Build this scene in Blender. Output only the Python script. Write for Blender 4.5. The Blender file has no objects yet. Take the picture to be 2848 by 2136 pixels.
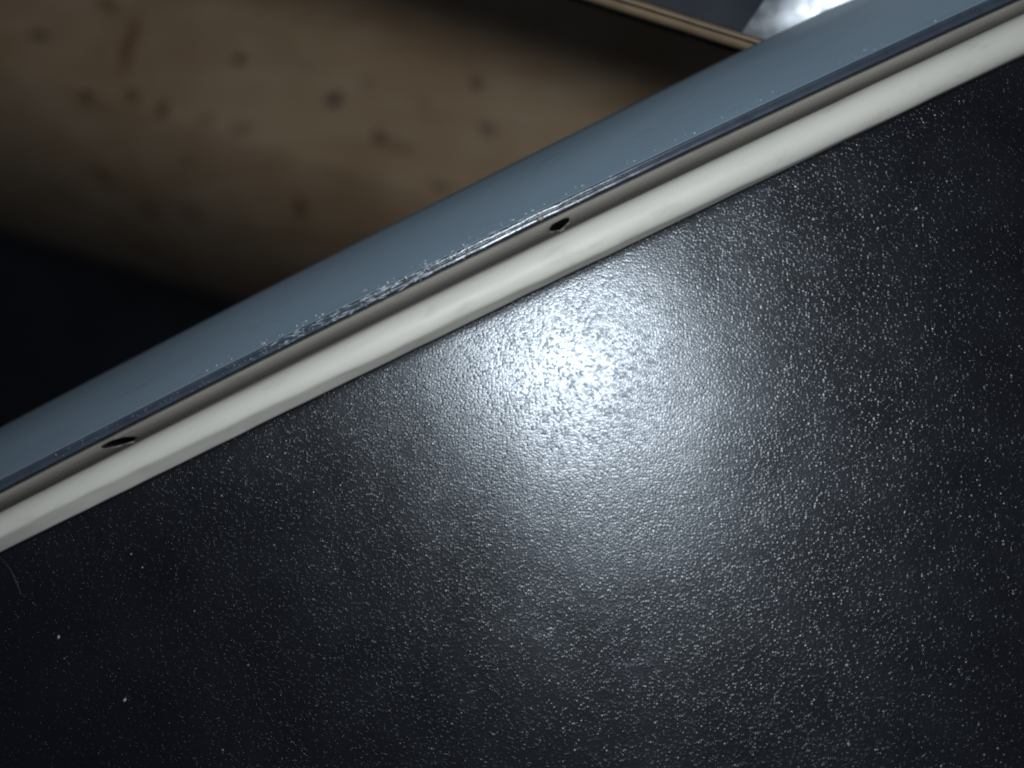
import bpy, bmesh, math, random
from mathutils import Vector, Matrix
import numpy as np

# ------------------------------------------------------------------ camera, light, exposure
S = bpy.context.scene
COL = S.collection
MM = 0.001
D = 150.0                 # camera height above the grained panel, mm
FPX = 2848 * 35.0 / 36.0  # focal length in photo pixels

cd = bpy.data.cameras.new('camera')
cam = bpy.data.objects.new('camera', cd); COL.objects.link(cam)
cam.location = (0, 0, D * MM)
cd.lens = 35; cd.sensor_width = 36
cd.clip_start = 0.005; cd.clip_end = 20
cd.dof.use_dof = True
cd.dof.focus_distance = 0.1485
cd.dof.aperture_fstop = 8.0
S.camera = cam

W = bpy.data.worlds.new('World'); S.world = W; W.use_nodes = True
W.node_tree.nodes['Background'].inputs[0].default_value = (0.55, 0.70, 1.0, 1)
W.node_tree.nodes['Background'].inputs[1].default_value = 0.030

# the camera's own flash, a small window up and to the right of the lens
ld = bpy.data.lights.new('camera_flash', 'AREA')
ld.shape = 'RECTANGLE'; ld.size = 0.026; ld.size_y = 0.020
ld.energy = 0.215; ld.color = (0.82, 0.915, 1.0)
flash = bpy.data.objects.new('camera_flash', ld); COL.objects.link(flash)
flash.location = (0.0109, 0.0220, 0.151)

S.view_settings.view_transform = 'Standard'
S.view_settings.look = 'None'
S.view_settings.exposure = 0.0
S.view_settings.gamma = 1.0
S.view_settings.use_curve_mapping = False
S.render.engine = 'CYCLES'
S.cycles.pixel_filter_type = 'BLACKMAN_HARRIS'; S.cycles.filter_width = 2.3     # the compact camera's soft lens

# ------------------------------------------------------------------ helpers
rnd = random.Random(7)

def P(px, py, z=0.0):
    """photo pixel on the horizontal plane of height z (mm) -> metres"""
    k = (D - z) / FPX
    return Vector(((px - 1424) * k * MM, (1068 - py) * k * MM, z * MM))

def link(name, bm, mat, parent=None, smooth=True):
    me = bpy.data.meshes.new(name)
    bmesh.ops.recalc_face_normals(bm, faces=bm.faces[:])
    bm.to_mesh(me); bm.free()
    if smooth:
        for p in me.polygons: p.use_smooth = True
    for m in (mat if isinstance(mat, (list, tuple)) else [mat]):
        me.materials.append(m)
    o = bpy.data.objects.new(name, me); COL.objects.link(o)
    if parent: set_parent(o, parent)
    return o

def set_parent(o, p):
    o.parent = p
    m = Matrix.Translation(p.location) if p.type == 'EMPTY' else Matrix()
    if p.type != 'EMPTY':
        q = p
        while q.parent: q = q.parent
        m = Matrix.Translation(q.location) if q.type == 'EMPTY' else Matrix()
        if p.parent: return                      # mesh parents carry an identity world matrix
    o.matrix_parent_inverse = m.inverted()

def empty(name, loc):
    o = bpy.data.objects.new(name, None); o.empty_display_size = 0.02
    o.location = loc; COL.objects.link(o); return o

def tag(o, label=None, cat=None, kind=None, group=None):
    if label: o['label'] = label
    if cat: o['category'] = cat
    if kind: o['kind'] = kind
    if group: o['group'] = group
    return o

def box(bm, x0, x1, y0, y1, z0, z1):
    v = [bm.verts.new((x * MM, y * MM, z * MM)) for x in (x0, x1) for y in (y0, y1) for z in (z0, z1)]
    for a in ((0,1,3,2), (4,6,7,5), (0,4,5,1), (2,3,7,6), (0,2,6,4), (1,5,7,3)):
        bm.faces.new([v[i] for i in a])

def prism(bm, pts, z0, z1):
    """pts: list of (x, y) metres, counter-clockwise; z in mm"""
    a = [bm.verts.new((p[0], p[1], z0 * MM)) for p in pts]
    b = [bm.verts.new((p[0], p[1], z1 * MM)) for p in pts]
    n = len(pts)
    bm.faces.new(a[::-1]); bm.faces.new(b)
    for i in range(n):
        bm.faces.new((a[i], a[(i+1) % n], b[(i+1) % n], b[i]))

def sweep(bm, rows, closed=False):
    vs = [[bm.verts.new(p) for p in r] for r in rows]
    m = len(rows[0])
    for i in range(len(rows) - 1):
        for j in range(m if closed else m - 1):
            bm.faces.new((vs[i][j], vs[i+1][j], vs[i+1][(j+1) % m], vs[i][(j+1) % m]))
    if closed:
        bm.faces.new(vs[0][::-1]); bm.faces.new(vs[-1])
    return vs

# ------------------------------------------------------------------ materials
def mat(name):
    m = bpy.data.materials.new(name); m.use_nodes = True
    nt = m.node_tree; b = nt.nodes['Principled BSDF']
    return m, nt, b
def N(nt, t, **kw):
    n = nt.nodes.new(t)
    for k, v in kw.items(): setattr(n, k, v)
    return n
def coords(nt, scale=(1, 1, 1), rot=(0, 0, 0), loc=(0, 0, 0)):
    tc = N(nt, 'ShaderNodeNewGeometry'); mp = N(nt, 'ShaderNodeMapping')
    nt.links.new(tc.outputs['Position'], mp.inputs[0])
    mp.inputs['Scale'].default_value = scale; mp.inputs['Rotation'].default_value = rot
    mp.inputs['Location'].default_value = loc
    return mp.outputs[0]
def noise(nt, vec, scale, detail=3, rough=0.5):
    n = N(nt, 'ShaderNodeTexNoise'); nt.links.new(vec, n.inputs['Vector'])
    n.inputs['Scale'].default_value = scale; n.inputs['Detail'].default_value = detail
    n.inputs['Roughness'].default_value = rough
    return n
def ramp(nt, fac, stops):
    r = N(nt, 'ShaderNodeValToRGB'); nt.links.new(fac, r.inputs[0])
    e = r.color_ramp.elements
    while len(e) < len(stops): e.new(0.5)
    for el, (p, c) in zip(e, stops):
        el.position = p; el.color = (*c, 1) if len(c) == 3 else c
    return r.outputs[0]
def math_(nt, op, a, b=None, c=None):
    n = N(nt, 'ShaderNodeMath', operation=op)
    for i, v in enumerate((a, b, c)):
        if v is None: continue
        if isinstance(v, (int, float)): n.inputs[i].default_value = v
        else: nt.links.new(v, n.inputs[i])
    return n.outputs[0]
def mixc(nt, fac, a, b):
    n = N(nt, 'ShaderNodeMix', data_type='RGBA')
    nt.links.new(fac, n.inputs[0])
    for i, v in ((6, a), (7, b)):
        if isinstance(v, tuple): n.inputs[i].default_value = (*v, 1)
        else: nt.links.new(v, n.inputs[i])
    return n.outputs[2]
def bump(nt, h, dist, strength=1.0, prev=None):
    b = N(nt, 'ShaderNodeBump'); nt.links.new(h, b.inputs['Height'])
    b.inputs['Distance'].default_value = dist; b.inputs['Strength'].default_value = strength
    if prev is not None: nt.links.new(prev, b.inputs['Normal'])
    return b.outputs[0]

def m_grain():
    m, nt, b = mat('black_pebble_grain')
    v = coords(nt)
    w = noise(nt, v, 420, 2)
    wv = N(nt, 'ShaderNodeVectorMath', operation='MULTIPLY_ADD')
    nt.links.new(w.outputs['Color'], wv.inputs[0]); wv.inputs[1].default_value = (0.0004,) * 3
    nt.links.new(v, wv.inputs[2])
    flat = N(nt, 'ShaderNodeVectorMath', operation='MULTIPLY'); flat.inputs[1].default_value = (1, 1, 0)
    nt.links.new(wv.outputs[0], flat.inputs[0])
    vo = N(nt, 'ShaderNodeTexVoronoi', feature='SMOOTH_F1', voronoi_dimensions='2D')
    nt.links.new(flat.outputs[0], vo.inputs['Vector']); vo.inputs['Scale'].default_value = 3000
    vo.inputs['Smoothness'].default_value = 0.32
    d = math_(nt, 'POWER', vo.outputs['Distance'], 1.6)
    rc = N(nt, 'ShaderNodeSeparateColor'); nt.links.new(vo.outputs['Color'], rc.inputs[0])
    amp = math_(nt, 'MULTIPLY_ADD', math_(nt, 'POWER', rc.outputs[0], 4.0), 1.7, 0.40)
    dome = math_(nt, 'MULTIPLY', math_(nt, 'SUBTRACT', 0.75, d), amp)
    big = noise(nt, v, 300, 3)
    h = math_(nt, 'MULTIPLY_ADD', big.outputs[0], 0.22, dome)
    fine = noise(nt, v, 3900, 3)
    h2 = math_(nt, 'MULTIPLY_ADD', fine.outputs[0], 0.34, h)
    wave = bump(nt, noise(nt, v, 45, 3, 0.45).outputs[0], 0.00028)          # slow waviness of the sheet
    nt.links.new(bump(nt, h2, 0.000016, 1.0, wave), b.inputs['Normal'])
    nt.links.new(bump(nt, h2, 0.000054, 1.0, wave), b.inputs['Coat Normal'])
    b.inputs['Coat Weight'].default_value = 0.8
    b.inputs['Coat Roughness'].default_value = 0.22
    c = ramp(nt, noise(nt, v, 60, 4).outputs[0], [(0.3, (0.0036, 0.0034, 0.0052)), (0.7, (0.0065, 0.0064, 0.0092))])
    nt.links.new(c, b.inputs['Base Color'])
    r = ramp(nt, noise(nt, v, 90, 4).outputs[0], [(0.3, (0.28,) * 3), (0.72, (0.37,) * 3)])
    nt.links.new(r, b.inputs['Roughness'])
    b.inputs['Specular IOR Level'].default_value = 0.62
    b.inputs['Specular Tint'].default_value = (0.88, 0.94, 1.0, 1)
    return m

def along(nt, k):
    """coordinates stretched along the direction of the trim"""
    a = coords(nt, rot=(0, 0, -math.radians(26.0)))
    mp = N(nt, 'ShaderNodeMapping'); nt.links.new(a, mp.inputs[0]); mp.inputs['Scale'].default_value = (k, 1, 1)
    return mp.outputs[0]

def m_plain(name, col, rough, var=0.08, scale=120, bumpd=0.0, bscale=900, spec=0.5, metal=0.0, streak=None, grime=0.0):
    m, nt, b = mat(name)
    v = along(nt, streak) if streak else coords(nt)
    lo = tuple(c * (1 - var) for c in col); hi = tuple(min(1, c * (1 + var)) for c in col)
    c = ramp(nt, noise(nt, v, scale, 5, 0.6).outputs[0], [(0.3, lo), (0.7, hi)])
    if grime:
        g = ramp(nt, noise(nt, v, scale * 3.1, 6, 0.7).outputs[0], [(0.56, (0, 0, 0)), (0.74, (grime,) * 3)])
        c = mixc(nt, g, c, tuple(q * 0.42 for q in col))
    nt.links.new(c, b.inputs['Base Color'])
    r = ramp(nt, noise(nt, v, scale * 2.3, 4).outputs[0], [(0.3, (rough * 0.85,) * 3), (0.7, (min(1, rough * 1.15),) * 3)])
    nt.links.new(r, b.inputs['Roughness'])
    b.inputs['Specular IOR Level'].default_value = spec
    b.inputs['Metallic'].default_value = metal
    if bumpd: nt.links.new(bump(nt, noise(nt, v, bscale, 4).outputs[0], bumpd), b.inputs['Normal'])
    return m

ANG = math.radians(26.0)
M_grain = m_grain()
M_cream = m_plain('cream_rubber', (0.65, 0.61, 0.525), 0.55, 0.06, 90, 0.00008, 500, streak=0.35, grime=0.35)
M_chan = m_plain('shaded_cream_plastic', (0.41, 0.37, 0.32), 0.6, 0.12, 90, 0.00005, 900, 0.3, streak=0.3, grime=0.5)  # the piping's cream darkened, shade of the recess put into the colour
M_trim = m_plain('blue_grey_plastic', (0.202, 0.262, 0.312), 0.48, 0.06, 110, 0.00002, 2600, 0.4, streak=0.2, grime=0.22)
M_lip = m_plain('dark_slate_plastic', (0.050, 0.060, 0.080), 0.27, 0.2, 300, 0.00001, 2500, 1.0)
M_black = m_plain('black_board_hole_shade', (0.012, 0.012, 0.013), 0.8, 0.2, 60)
M_scuff = m_plain('scuffed_plastic', (0.55, 0.58, 0.62), 0.35, 0.25, 3000, 0.00005, 4000)
M_dust = m_plain('pale_dust', (0.50, 0.50, 0.50), 0.6, 0.1, 900)
M_dust2 = m_plain('white_lint', (0.85, 0.86, 0.88), 0.5, 0.1, 900)
M_hair = m_plain('brown_hair', (0.035, 0.026, 0.014), 0.4, 0.2, 900)
M_floor = m_plain('slate_floor', (0.075, 0.072, 0.078), 0.7, 0.3, 12)
M_metal = m_plain('satin_metal', (0.82, 0.84, 0.86), 0.62, 0.06, 200, 0.00002, 300, 0.5, 1.0)
M_dark = m_plain('dark_laminate', (0.020, 0.023, 0.030), 0.45, 0.2, 60)
M_strip = m_plain('brown_wood_edge', (0.25, 0.175, 0.105), 0.6, 0.2, 160, 0.00005, 500)

Z_WOOD = -240.0
KNOTS = [  # photo px, half sizes px, rotation deg, strength, tone (0 brown, 1 grey-black, 2 red)
    (110,100,26,22,0,.55,1),(668,163,18,22,0,.8,0),(450,300,19,18,0,.85,0),(366,265,24,20,0,.6,2),(236,262,24,16,0,.55,0),
    (930,278,22,20,0,.7,1),(1022,228,20,14,0,.3,1),(1052,382,22,20,0,.75,2),(1325,235,26,22,0,.7,2),(1357,357,28,18,-35,.55,1),
    (797,548,22,22,0,.7,2),(250,500,22,20,0,.6,2),(405,527,26,18,0,.5,1),(572,330,24,14,0,.4,0),(672,355,46,16,0,.45,2),
    (850,187,14,12,0,.3,1),(8,560,14,80,0,.85,1),(160,420,22,30,0,.35,2),(1110,405,60,18,-20,.3,2),(1230,525,46,16,-15,.4,0),
    (362,120,15,95,-12,.6,2),(300,12,46,16,-25,.55,2),(560,690,40,14,-10,.25,0),(1180,290,30,12,-30,.25,0),(480,420,26,16,0,.3,0)]

def m_wood():
    m, nt, b = mat('pale_knotty_wood')
    v = coords(nt)
    g = coords(nt, (6, 46, 6), (0, 0, math.radians(16)))
    base = ramp(nt, noise(nt, g, 3.2, 6, 0.6).outputs[0],
                [(0.25, (0.62, 0.40, 0.22)), (0.5, (0.74, 0.51, 0.31)), (0.8, (0.79, 0.58, 0.385))])
    blot = ramp(nt, noise(nt, v, 26, 4, 0.6).outputs[0], [(0.35, (0.80, 0.74, 0.68)), (0.65, (1.0, 1.0, 1.0))])
    mx = N(nt, 'ShaderNodeMix', data_type='RGBA', blend_type='MULTIPLY'); mx.inputs[0].default_value = 1
    nt.links.new(base, mx.inputs[6]); nt.links.new(blot, mx.inputs[7])
    col = mx.outputs[2]
    wob = noise(nt, v, 160, 2)
    wv = N(nt, 'ShaderNodeVectorMath', operation='MULTIPLY_ADD')
    nt.links.new(wob.outputs['Color'], wv.inputs[0]); wv.inputs[1].default_value = (0.007,) * 3
    nt.links.new(v, wv.inputs[2])
    tones = [(0.090, 0.038, 0.016), (0.070, 0.060, 0.052), (0.210, 0.068, 0.022)]
    for (px, py, a, c, rot, s, t) in KNOTS:
        p = P(px, py, Z_WOOD); k = (D - Z_WOOD) / FPX * MM
        sub = N(nt, 'ShaderNodeVectorMath', operation='SUBTRACT')
        nt.links.new(wv.outputs[0], sub.inputs[0]); sub.inputs[1].default_value = (p.x + .0035, p.y + .0035, p.z + .0035)
        mp = N(nt, 'ShaderNodeMapping', vector_type='POINT')
        mp2 = N(nt, 'ShaderNodeVectorRotate', rotation_type='Z_AXIS'); nt.links.new(sub.outputs[0], mp2.inputs['Vector'])
        mp2.inputs['Angle'].default_value = math.radians(-rot)
        nt.links.new(mp2.outputs[0], mp.inputs[0]); mp.inputs['Scale'].default_value = (1 / (a * k * 1.35), 1 / (c * k * 1.35), 0)
        ln = N(nt, 'ShaderNodeVectorMath', operation='LENGTH'); nt.links.new(mp.outputs[0], ln.inputs[0])
        mr = N(nt, 'ShaderNodeMapRange', interpolation_type='SMOOTHSTEP'); nt.links.new(ln.outputs['Value'], mr.inputs[0])
        mr.inputs[1].default_value = 1.0; mr.inputs[2].default_value = 0.25
        mr.inputs[3].default_value = 0.0; mr.inputs[4].default_value = min(1, s * 1.25)
        col = mixc(nt, mr.outputs[0], col, tones[t])
    nt.links.new(col, b.inputs['Base Color'])
    b.inputs['Roughness'].default_value = 0.6
    b.inputs['Specular IOR Level'].default_value = 0.25
    nt.links.new(bump(nt, noise(nt, g, 9, 4).outputs[0], 0.0004), b.inputs['Normal'])
    return m
M_wood = m_wood()

# ------------------------------------------------------------------ setting: floor
bm = bmesh.new(); box(bm, -2500, 2500, -2500, 2500, -1020, -1000)
tag(link('floor', bm, M_floor, smooth=False), kind='structure')

# ------------------------------------------------------------------ wooden worktop with a front edge curved down to imitate a soft shadow
# invented edge follows the shadow's border; n points off the edge, towards the camera's lower side
e0 = P(0, 690, Z_WOOD); e1 = P(650, 885, Z_WOOD)
ed = (e1 - e0).normalized(); en = Vector((ed.y, -ed.x, 0)).normalized()
if en.y > 0: en = -en
R = 78.0; TH = 400.0
prof = [(-600.0, 0.0)] + [(-300.0, 0.0), (-150.0, 0.0)]
prof += [(-R * t, -R / 1.2 * (t ** -1.2 - 1)) for t in np.linspace(1.0, 0.2, 26)]
prof += [(-R * 0.2, -TH), (-600.0, -TH)]
EO = (e0 + e1) / 2 + en * 0.008
rows = []
for s in np.linspace(-700, 900, 33):
    rows.append([EO + ed * (s * MM) + en * (q[0] * MM) + Vector((0, 0, q[1] * MM)) for q in prof])
bm = bmesh.new(); sweep(bm, rows, closed=True)
wt = empty('worktop', (EO.x - en.x * .3, EO.y - en.y * .3, -1.0))
top = link('wooden_top', bm, M_wood, wt)
tag(wt, 'pale knotty wooden worktop with an edge curved down to imitate a shadow, blurred beyond the blue-grey trim', 'worktop')
for s in (-600, 800):
    for q in (-120, -520):
        c = EO + ed * (s * MM) + en * (q * MM)
        bm = bmesh.new()
        box(bm, c.x / MM - 25, c.x / MM + 25, c.y / MM - 25, c.y / MM + 25, -1000, Z_WOOD - TH)
        link('leg', bm, M_wood, wt, smooth=False)

# ------------------------------------------------------------------ raised shelf (dark board with a brown edge) and metal cover on it
Z_SH = -20.0
s0 = P(1665, -12, Z_SH); s1 = P(2105, 127, Z_SH)
sd = (s1 - s0).normalized(); sn = Vector((-sd.y, sd.x, 0))          # away from the wood
if sn.y < 0: sn = -sn
def SP(a, b): return s0 + sd * (a * MM) + sn * (b * MM)
sh = empty('shelf', (SP(40, 120).x, SP(40, 120).y, Z_WOOD * MM))
tag(sh, 'dark topped shelf board with a thin brown wood edge, blurred behind the trim', 'shelf')
bm = bmesh.new(); prism(bm, [SP(-160, 1.52), SP(240, 1.52), SP(240, 120), SP(-160, 120)], Z_SH - 6.2, Z_SH)
link('board', bm, M_dark, sh, smooth=False)
bm = bmesh.new(); prism(bm, [SP(-160, 0), SP(240, 0), SP(240, 1.5), SP(-160, 1.5)], Z_SH - 6.5, Z_SH + 0.1)
bmesh.ops.bevel(bm, geom=bm.edges[:], offset=0.0006, segments=2, affect='EDGES')
link('edge_strip', bm, M_strip, sh)
for a in (-120, 200):
    for b_ in (104,):
        bm = bmesh.new(); c = SP(a, b_)
        prism(bm, [(c.x - .012, c.y - .012), (c.x + .012, c.y - .012), (c.x + .012, c.y + .012), (c.x - .012, c.y + .012)], Z_WOOD, Z_SH - 6.2)
        link('leg', bm, M_dark, sh, smooth=False)

# satin metal cover: a shallow lid with sloping rolled sides
bm = bmesh.new()
c0 = P(2062, 92, Z_SH)
md = Vector((0.57, 0.82, 0)).normalized(); mn = Vector((md.y, -md.x, 0))
rows = []
for a in np.linspace(0, 130, 27):
    r = []
    for t in np.linspace(0, 1, 25):
        b_ = t * 150
        z = Z_SH + 0.4 + (1.2 * (1 - math.exp(-b_ / 5.0)) + 0.12 * b_) + 0.40 * a
        p = c0 + md * (a * MM) + sd * (b_ * MM)
        r.append(Vector((p.x, p.y, z * MM)))
    lo = c0 + sd * (150 * MM) + md * (a * MM)
    r.append(Vector((lo.x, lo.y, Z_SH * MM)))
    lo = c0 + md * (a * MM)
    r.append(Vector((lo.x, lo.y, Z_SH * MM)))
    rows.append(r)
sweep(bm, rows, closed=True)
tag(link('metal_cover', bm, M_metal), 'shiny satin metal cover lying on the dark shelf board', 'cover')

# ------------------------------------------------------------------ the grained case
XS0, XS1 = -700, 3560
def fit(pts, deg=2):
    p = np.polyfit([q[0] for q in pts], [q[1] for q in pts], deg)
    return lambda x: float(np.polyval(p, x))
gT = fit([(0,1189),(136,1121),(271,1045),(384,981),(542,905),(1200,572),(1327,508),(1422,454),(1532,400),(1900,223),(2106,120),(2354,0)])
gG = fit([(0,1337),(136,1264),(271,1196),(407,1128),(542,1063),(669,993),(746,953),(1200,735),(1358,653),(1485,590),(1611,533),(1738,473),(1900,400),(2114,298),(2217,250),(2500,113),(2736,0)])
gL = fit([(0,1363),(136,1291),(271,1221),(407,1158),(542,1092),(678,1027),(859,932),(1200,759),(1304,704),(1422,647),(1532,599),(1675,533),(1900,427),(2114,321),(2329,231),(2543,129),(2800,4)])
gB0 = fit([(0,1420),(136,1352),(271,1289),(407,1230),(542,1158),(678,1085),(814,1018),(1000,927),(1200,818),(1390,732),(1580,640),(1738,560),(1900,488),(2114,381),(2329,283),(2543,180),(2848,39)])
gB2 = fit([(0,1533),(136,1472),(271,1402),(407,1334),(542,1268),(678,1207),(814,1144),(1000,1049),(1200,944),(1358,868),(1516,789),(1675,710),(1900,617),(2114,510),(2329,403),(2543,309),(2714,212),(2848,154)])
VD = Vector((-math.sin(ANG), math.cos(ANG), 0))     # across the trim, towards the wood
TD = Vector((math.cos(ANG), math.sin(ANG), 0))      # along the trim

def dish(u, v):
    """height (mm) of the sheet above its seam: tilted, slightly dished away from the piping, falling off to the left"""
    k = min(1.0, max(0.0, v / 25.0)); k = k * k * (3 - 2 * k)
    z = 0.058 * v + 0.0007 * max(0.0, v - 20.0) ** 2
    z += k * (-0.00012 * max(0.0, u - 10.0) ** 2 - 0.00035 * min(0.0, u - 8.0) ** 2)
    return z

case = empty('case', (0.12, -0.12, -1.0))
tag(case, 'black pebble-grained case edged with cream piping and scuffed blue-grey plastic trim', 'case')

def smooth_noise(seed, n, step):
    r = random.Random(seed); k = [r.uniform(-1, 1) for _ in range(int(n / step) + 4)]
    out = []
    for i in range(n):
        f = i / step; j = int(f); t = f - j; t = t * t * (3 - 2 * t)
        out.append(k[j] * (1 - t) + k[j + 1] * t)
    return out

# grained panel: gently crowned, dropping a little into the seam beside the piping
NX, NV = 160, 90
wob = smooth_noise(5, NX + 1, 9)
rows = []
for i in range(NX + 1):
    x = XS0 + (XS1 - XS0) * i / NX
    e = P(x, (gB0(x) + gB2(x)) / 2, 0)
    r = []
    for j in range(NV + 1):
        t = (j / NV) ** 1.8
        v = t * 175.0
        z = -0.9 * math.exp(-max(0, v - 2.2) / 0.45)
        z += dish(e.dot(TD) / MM, v)
        z += 0.05 * wob[i] * math.exp(-v / 7)
        p = e - VD * (v * MM)
        r.append(Vector((p.x, p.y, z * MM)))
    a = r[-1].copy(); a.z = -12 * MM; r.append(a)
    a = r[0].copy(); a.z = -12 * MM; r.append(a)
    rows.append(r)
bm = bmesh.new(); sweep(bm, rows, closed=True)
link('grained_panel', bm, M_grain, case)

# body under the panel, standing on the floor clear of the worktop
bm = bmesh.new()
prism(bm, [(-0.03, -0.30), (0.30, -0.30), (0.30, -0.10), (-0.03, -0.045)], -1000, -12.05)
link('body', bm, M_black, case, smooth=False)

# cream piping: round cord with a flattened flank that turns under towards the right
NS = 420
w1 = smooth_noise(11, NS + 1, 14); w2 = smooth_noise(12, NS + 1, 6); w3 = smooth_noise(13, NS + 1, 22)
rows = []
for i in range(NS + 1):
    x = XS0 + (XS1 - XS0) * i / NS
    zc = 0.9
    a = P(x, gB0(x), zc); b_ = P(x, gB2(x), zc)
    c = (a + b_) / 2
    rad = (a - b_).length / MM * math.cos(ANG) / 2 * (1 + 0.012 * w1[i] + 0.006 * w2[i])
    u = min(1, max(0, (x - 200) / 2300))
    al = math.radians(55 + 32 * u + 4 * w3[i]); depth = 0.80 + 0.16 * u + 0.012 * w2[i]
    fx, fz = -math.sin(al), math.cos(al)                 # flattened flank towards the panel
    r = []
    for k in range(44):
        th = 2 * math.pi * k / 44
        vx, vz = math.cos(th), math.sin(th)                # vx towards wood, vz up
        dd = vx * fx + vz * fz
        if dd > depth:
            vx -= fx * (dd - depth); vz -= fz * (dd - depth)
        p = c + VD * (vx * rad * MM) + Vector((0, 0, vz * rad * 1.0 * MM))
        r.append(p)
    rows.append(r)
bm = bmesh.new(); sweep(bm, rows, closed=True)
link('piping', bm, M_cream, case)

# cream channel between piping and trim, with two holes
Z_L = 2.6
def chan_rows():
    rows = []
    w = smooth_noise(21, 301, 8)
    for i in range(301):
        x = XS0 + (XS1 - XS0) * i / 300
        a = P(x, gL(x) - 10, -0.6)
        prof = [(0, -0.3), (-0.8, -0.9), (-1.45, -1.8), (-1.95, -3.1), (-2.3, -5.0), (-2.55, -7.5), (-2.7, -10.0), (-5.2, -11), (-5.2, -14), (0, -14)]
        rows.append([a + VD * ((q[0]) * MM) + Vector((0, 0, (q[1] + .6 + 0.06 * w[i]) * MM)) for q in prof])
    return rows
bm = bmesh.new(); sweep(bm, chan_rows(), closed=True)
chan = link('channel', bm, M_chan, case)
cut = bmesh.new()
for (px, py, la, wa, rot) in ((1558, 618, 1.75, 0.42, 27), (312, 1233, 2.2, 0.45, 20)):
    p = P(px, py, -1.0)
    ring = []
    for k in range(20):
        t = 2 * math.pi * k / 20
        q = Vector((math.cos(t) * la, math.sin(t) * wa * (1 + 0.07 * math.sin(3 * t + px) + 0.06 * math.sin(7 * t + px * 2)), 0)) * MM
        q.rotate(Matrix.Rotation(math.radians(rot), 3, 'Z'))
        ring.append((p.x + q.x, p.y + q.y))
    prism(cut, ring, -18, 3)
co = link('hole_cutter', cut, M_black, smooth=False)  # hole walls take this black in place of the cavity's shade
md_ = chan.modifiers.new('holes', 'BOOLEAN'); md_.object = co; md_.operation = 'DIFFERENCE'; md_.solver = 'EXACT'; md_.material_mode = 'TRANSFER'
dg = bpy.context.evaluated_depsgraph_get()
me2 = bpy.data.meshes.new_from_object(chan.evaluated_get(dg))
chan.modifiers.clear(); chan.data = me2; me2.name = 'channel'
bpy.data.objects.remove(co)
# black backing added behind the holes, standing in for their unlit depth
bm = bmesh.new()
rows = []
for i in range(41):
    x = XS0 + (XS1 - XS0) * i / 40
    a = P(x, gL(x) - 10, -0.6)
    rows.append([a + VD * (q[0] * MM) + Vector((0, 0, q[1] * MM)) for q in ((0, -13.45), (-5.2, -13.45), (-5.2, -16.0), (0, -16.0))])
sweep(bm, rows, closed=True)
link('backing', bm, M_black, case)

# blue-grey trim: face rolls away from the lip towards the wood
NT = 300
w = smooth_noise(31, NT + 1, 25)
rows = []
Z_T = -15.0
for i in range(NT + 1):
    x = XS0 + (XS1 - XS0) * i / NT
    g = P(x, gG(x), Z_L); t_ = P(x, gT(x), Z_T)
    h = (t_ - g); hv = Vector((h.x, h.y, 0))
    r = []
    for t in [0, 0.012] + list(np.linspace(0.06, 1, 16)):
        # nearly straight slope that steepens at the far edge
        k = t
        z = Z_L + (Z_T - Z_L) * (0.80 * t + 0.20 * t ** 4)
        # slight rounding just above the lip
        p = g + hv * k
        r.append(Vector((p.x, p.y, (z + 0.03 * w[i]) * MM)))
    e = r[-1]
    r.append(e + Vector((0, 0, -6 * MM)) - VD * (0.3 * MM))
    r.append(e + Vector((0, 0, -7 * MM)) - VD * (2.0 * MM))
    f = Vector((g.x, g.y, -11 * MM)); r.append(f)
    f = Vector((g.x, g.y, (Z_L - 0.6) * MM)); r.append(f)
    f = Vector((g.x, g.y, (Z_L - 0.06) * MM)); r.append(f)
    rows.append(r)
bm = bmesh.new(); sweep(bm, rows, closed=True)
trim = link('edge_trim', bm, M_trim, case)

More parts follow.
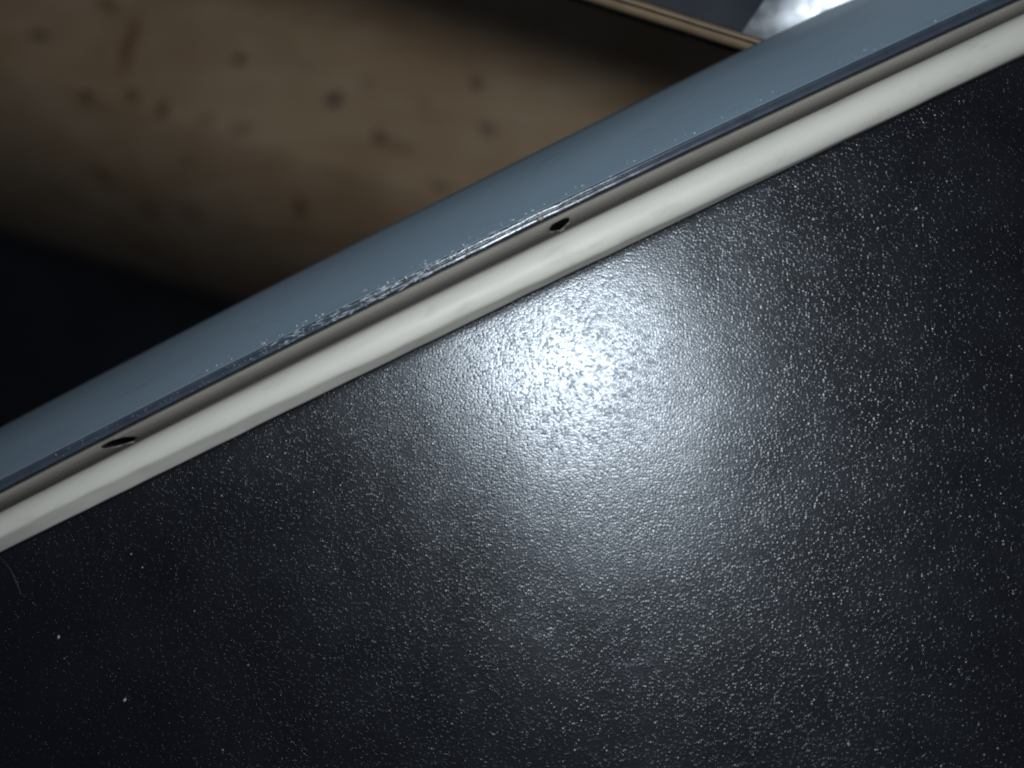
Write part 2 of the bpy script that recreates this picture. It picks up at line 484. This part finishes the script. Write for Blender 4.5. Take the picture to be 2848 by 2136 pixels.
# double-beaded dark lip along the trim's lower edge, ragged where it is scuffed
NLIP = 1500
rl = random.Random(3)
wa_ = smooth_noise(41, NLIP + 1, 13); wb_ = smooth_noise(42, NLIP + 1, 24); wc_ = smooth_noise(43, NLIP + 1, 7); wd_ = smooth_noise(44, NLIP + 1, 60)
base = [(0.0, -0.28, 0), (0.09, -0.30, 0)]
for k in range(7):
    t = math.pi * k / 6; base.append((0.33 - 0.20 * math.cos(t), 0.08 * math.sin(t), 0))
base += [(0.55, -0.26, 0), (0.67, -0.30, 1)]
for k in range(9):
    t = math.pi * k / 8; base.append((0.98 - 0.27 * math.cos(t), -0.04 + 0.10 * math.sin(t), 1))
rows = []
for i in range(NLIP + 1):
    x = XS0 + (XS1 - XS0) * i / NLIP
    g = P(x, gG(x) - 2, Z_L); l = P(x, gL(x), Z_L)
    wid = (g - l).dot(VD) / 1.26                      # metres per unit
    sc = math.exp(-((x - 1120) / 330) ** 2) + 0.35 * math.exp(-((x - 1600) / 300) ** 2)
    flat = 0.35 if x > 2250 else 1.0
    if x > 2150: flat = max(0.35, 1 - (x - 2150) / 300)
    r = []
    for (q, z, s) in base:
        nz = (wa_[i] if s == 0 else wb_[i]) * 0.012 + sc * 0.05 * (wa_[i] if s else wb_[i]) + sc * rl.uniform(-.015, .015)
        nv = 0.02 * wa_[i] * (1 - s) + sc * (0.06 * wb_[i] + 0.09 * wc_[i] if s == 0 else 0.07 * wa_[i]) + 0.02 * wd_[i]
        p = g - VD * ((q + nv) * wid)
        r.append(Vector((p.x, p.y, (Z_L - 0.05 + (z * (flat if s == 0 else 1) + nz)) * MM)))
    e = g - VD * (1.26 * wid)
    r.append(Vector((e.x, e.y, -0.9 * MM)) - VD * (0.02 * MM))
    r.append(Vector((e.x, e.y, -3.0 * MM)) + VD * (0.4 * MM))
    f = g + VD * (0.4 * MM); r.append(Vector((f.x, f.y, -3.0 * MM)))
    f = g + VD * (0.02 * MM); r.append(Vector((f.x, f.y, (Z_L - 0.9) * MM)))
    rows.append(r)
bm = bmesh.new(); sweep(bm, rows, closed=True)
lip = link('lip', bm, M_lip, trim)

# scuffed shavings along the lip
def shard(bm, c, d, n, ln, wd, th):
    t = d.cross(n).normalized()
    top_ = [c + d * (ln * s) + t * (wd * q) + n * (th * o) for s, q, o in ((-.5, rl.uniform(-.3, .3), 0), (-.1, .5, .6), (.5, rl.uniform(-.4, .4), .1), (.05, -.5, .5))]
    vt = [bm.verts.new(p) for p in top_]; pk = bm.verts.new(c + n * th * 1.1)
    lo = bm.verts.new(c - n * th * 0.8)
    for k in range(4):
        bm.faces.new((vt[k], vt[(k + 1) % 4], pk)); bm.faces.new((vt[(k + 1) % 4], vt[k], lo))
bm = bmesh.new()
for _ in range(260):
    x = rl.gauss(1120, 250)
    if not 690 < x < 1720: continue
    f = rl.random()
    y = gG(x) * (1 - f) + gL(x) * f + rl.uniform(-6, 3)
    p = P(x, y, Z_L + 0.12)
    d = (TD + VD * rl.gauss(0, .14)).normalized()
    n = (Vector((0, 0, 1)) + VD * rl.uniform(-.8, .3) + TD * rl.uniform(-.4, .4)).normalized()
    big = rl.random() ** 3
    shard(bm, p, d, n, (0.35 + 2.6 * big) * MM, (0.06 + 0.10 * rl.random()) * MM, 0.08 * MM)
for k in range(40):
    x = rl.uniform(120, 760); y = gL(x) + rl.uniform(-22, -4)
    shard(bm, P(x, y, Z_L + .18), TD, Vector((0, 0, 1)), .16 * MM, .12 * MM, .06 * MM)
tag(link('scuff', bm, M_scuff, trim), kind='stuff')
# chipped pale patch beside the hole
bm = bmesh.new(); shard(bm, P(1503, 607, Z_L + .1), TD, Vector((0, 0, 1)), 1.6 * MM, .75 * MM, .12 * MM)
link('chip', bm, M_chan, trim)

# ------------------------------------------------------------------ dust and a hair
def panel_z(p):
    x = p.x / MM * FPX / D + 1424
    v = (P(x, (gB0(x) + gB2(x)) / 2, 0) - p).dot(VD) / MM
    return dish(p.dot(TD) / MM, max(0, v))
def on_panel(px, py, h):
    z = panel_z(P(px, py, 0)); z = panel_z(P(px, py, z))
    return P(px, py, z + h)
def blob(bm, c, a, b_, h, rot):
    m = Matrix.Translation(c) @ Matrix.Rotation(rot, 4, 'Z') @ Matrix.Diagonal((a, b_, h, 1))
    bmesh.ops.create_icosphere(bm, subdivisions=1, radius=1.0, matrix=m)
bm = bmesh.new()
for (px, py, a, b_) in ((347,1947,9,5),(2355,1850,7,5),(2360,2070,8,4),(2262,610,6,5),(2390,503,5,4),(2548,580,7,5),(2440,637,5,5),(2660,640,5,4),
                        (2494,525,5,4),(163,1772,9,5),(396,1578,5,4),(365,1541,5,4),(690,1850,4,4),(620,2086,5,4),(2720,1480,4,3),(2600,1190,4,3)):
    k = D / FPX * MM
    blob(bm, on_panel(px, py, 0.06), a * k * (.72 if a > 5 else .5), b_ * k * (.72 if a > 5 else .5), 0.10 * MM, rnd.uniform(0, 3))
for _ in range(60):
    x = rnd.uniform(50, 2800); y = rnd.uniform(200, 2100)
    if y < gB2(x) + 30: continue
    k = D / FPX * MM
    blob(bm, on_panel(x, y, 0.03), rnd.uniform(1.2, 2.6) * k, rnd.uniform(1, 2) * k, 0.05 * MM, rnd.uniform(0, 3))
tag(link('dust', bm, M_dust), 'pale specks of dust scattered on the black grained panel', 'dust', kind='stuff')
bm = bmesh.new()
for _ in range(420):
    x = rnd.uniform(500, 2750); t = abs(rnd.gauss(0.0, .35)) + 0.04
    if t > .95: continue
    y = gG(x) * (1 - t) + gT(x) * t
    z = Z_L + (Z_T - Z_L) * (0.80 * t + 0.20 * t ** 4)
    k = D / FPX * MM
    s = rnd.choice((1.8, 2.6, 3.4, 3.6 if rnd.random() < .3 else 1.5))
    blob(bm, P(x, y, z + .06), s * k, s * k * .8, 0.07 * MM, rnd.uniform(0, 3))
tag(link('dust', bm, M_dust2), 'tiny pale dust specks clinging to the blue-grey plastic trim', 'dust', kind='stuff')

bm = bmesh.new()
rows = []
for i in range(15):
    t = i / 14
    p = P(-6 + 66 * t, 1545 + 112 * t - 18 * math.sin(t * 3.1), 0.30)
    rows.append([p + Vector((math.cos(a) * .00006, math.sin(a) * .00006, math.sin(a) * .00005)) for a in (0, 1.26, 2.51, 3.77, 5.03)])
sweep(bm, rows, closed=True)
tag(link('hair', bm, M_hair), 'fine brown hair lying on the black panel below the piping', 'hair')
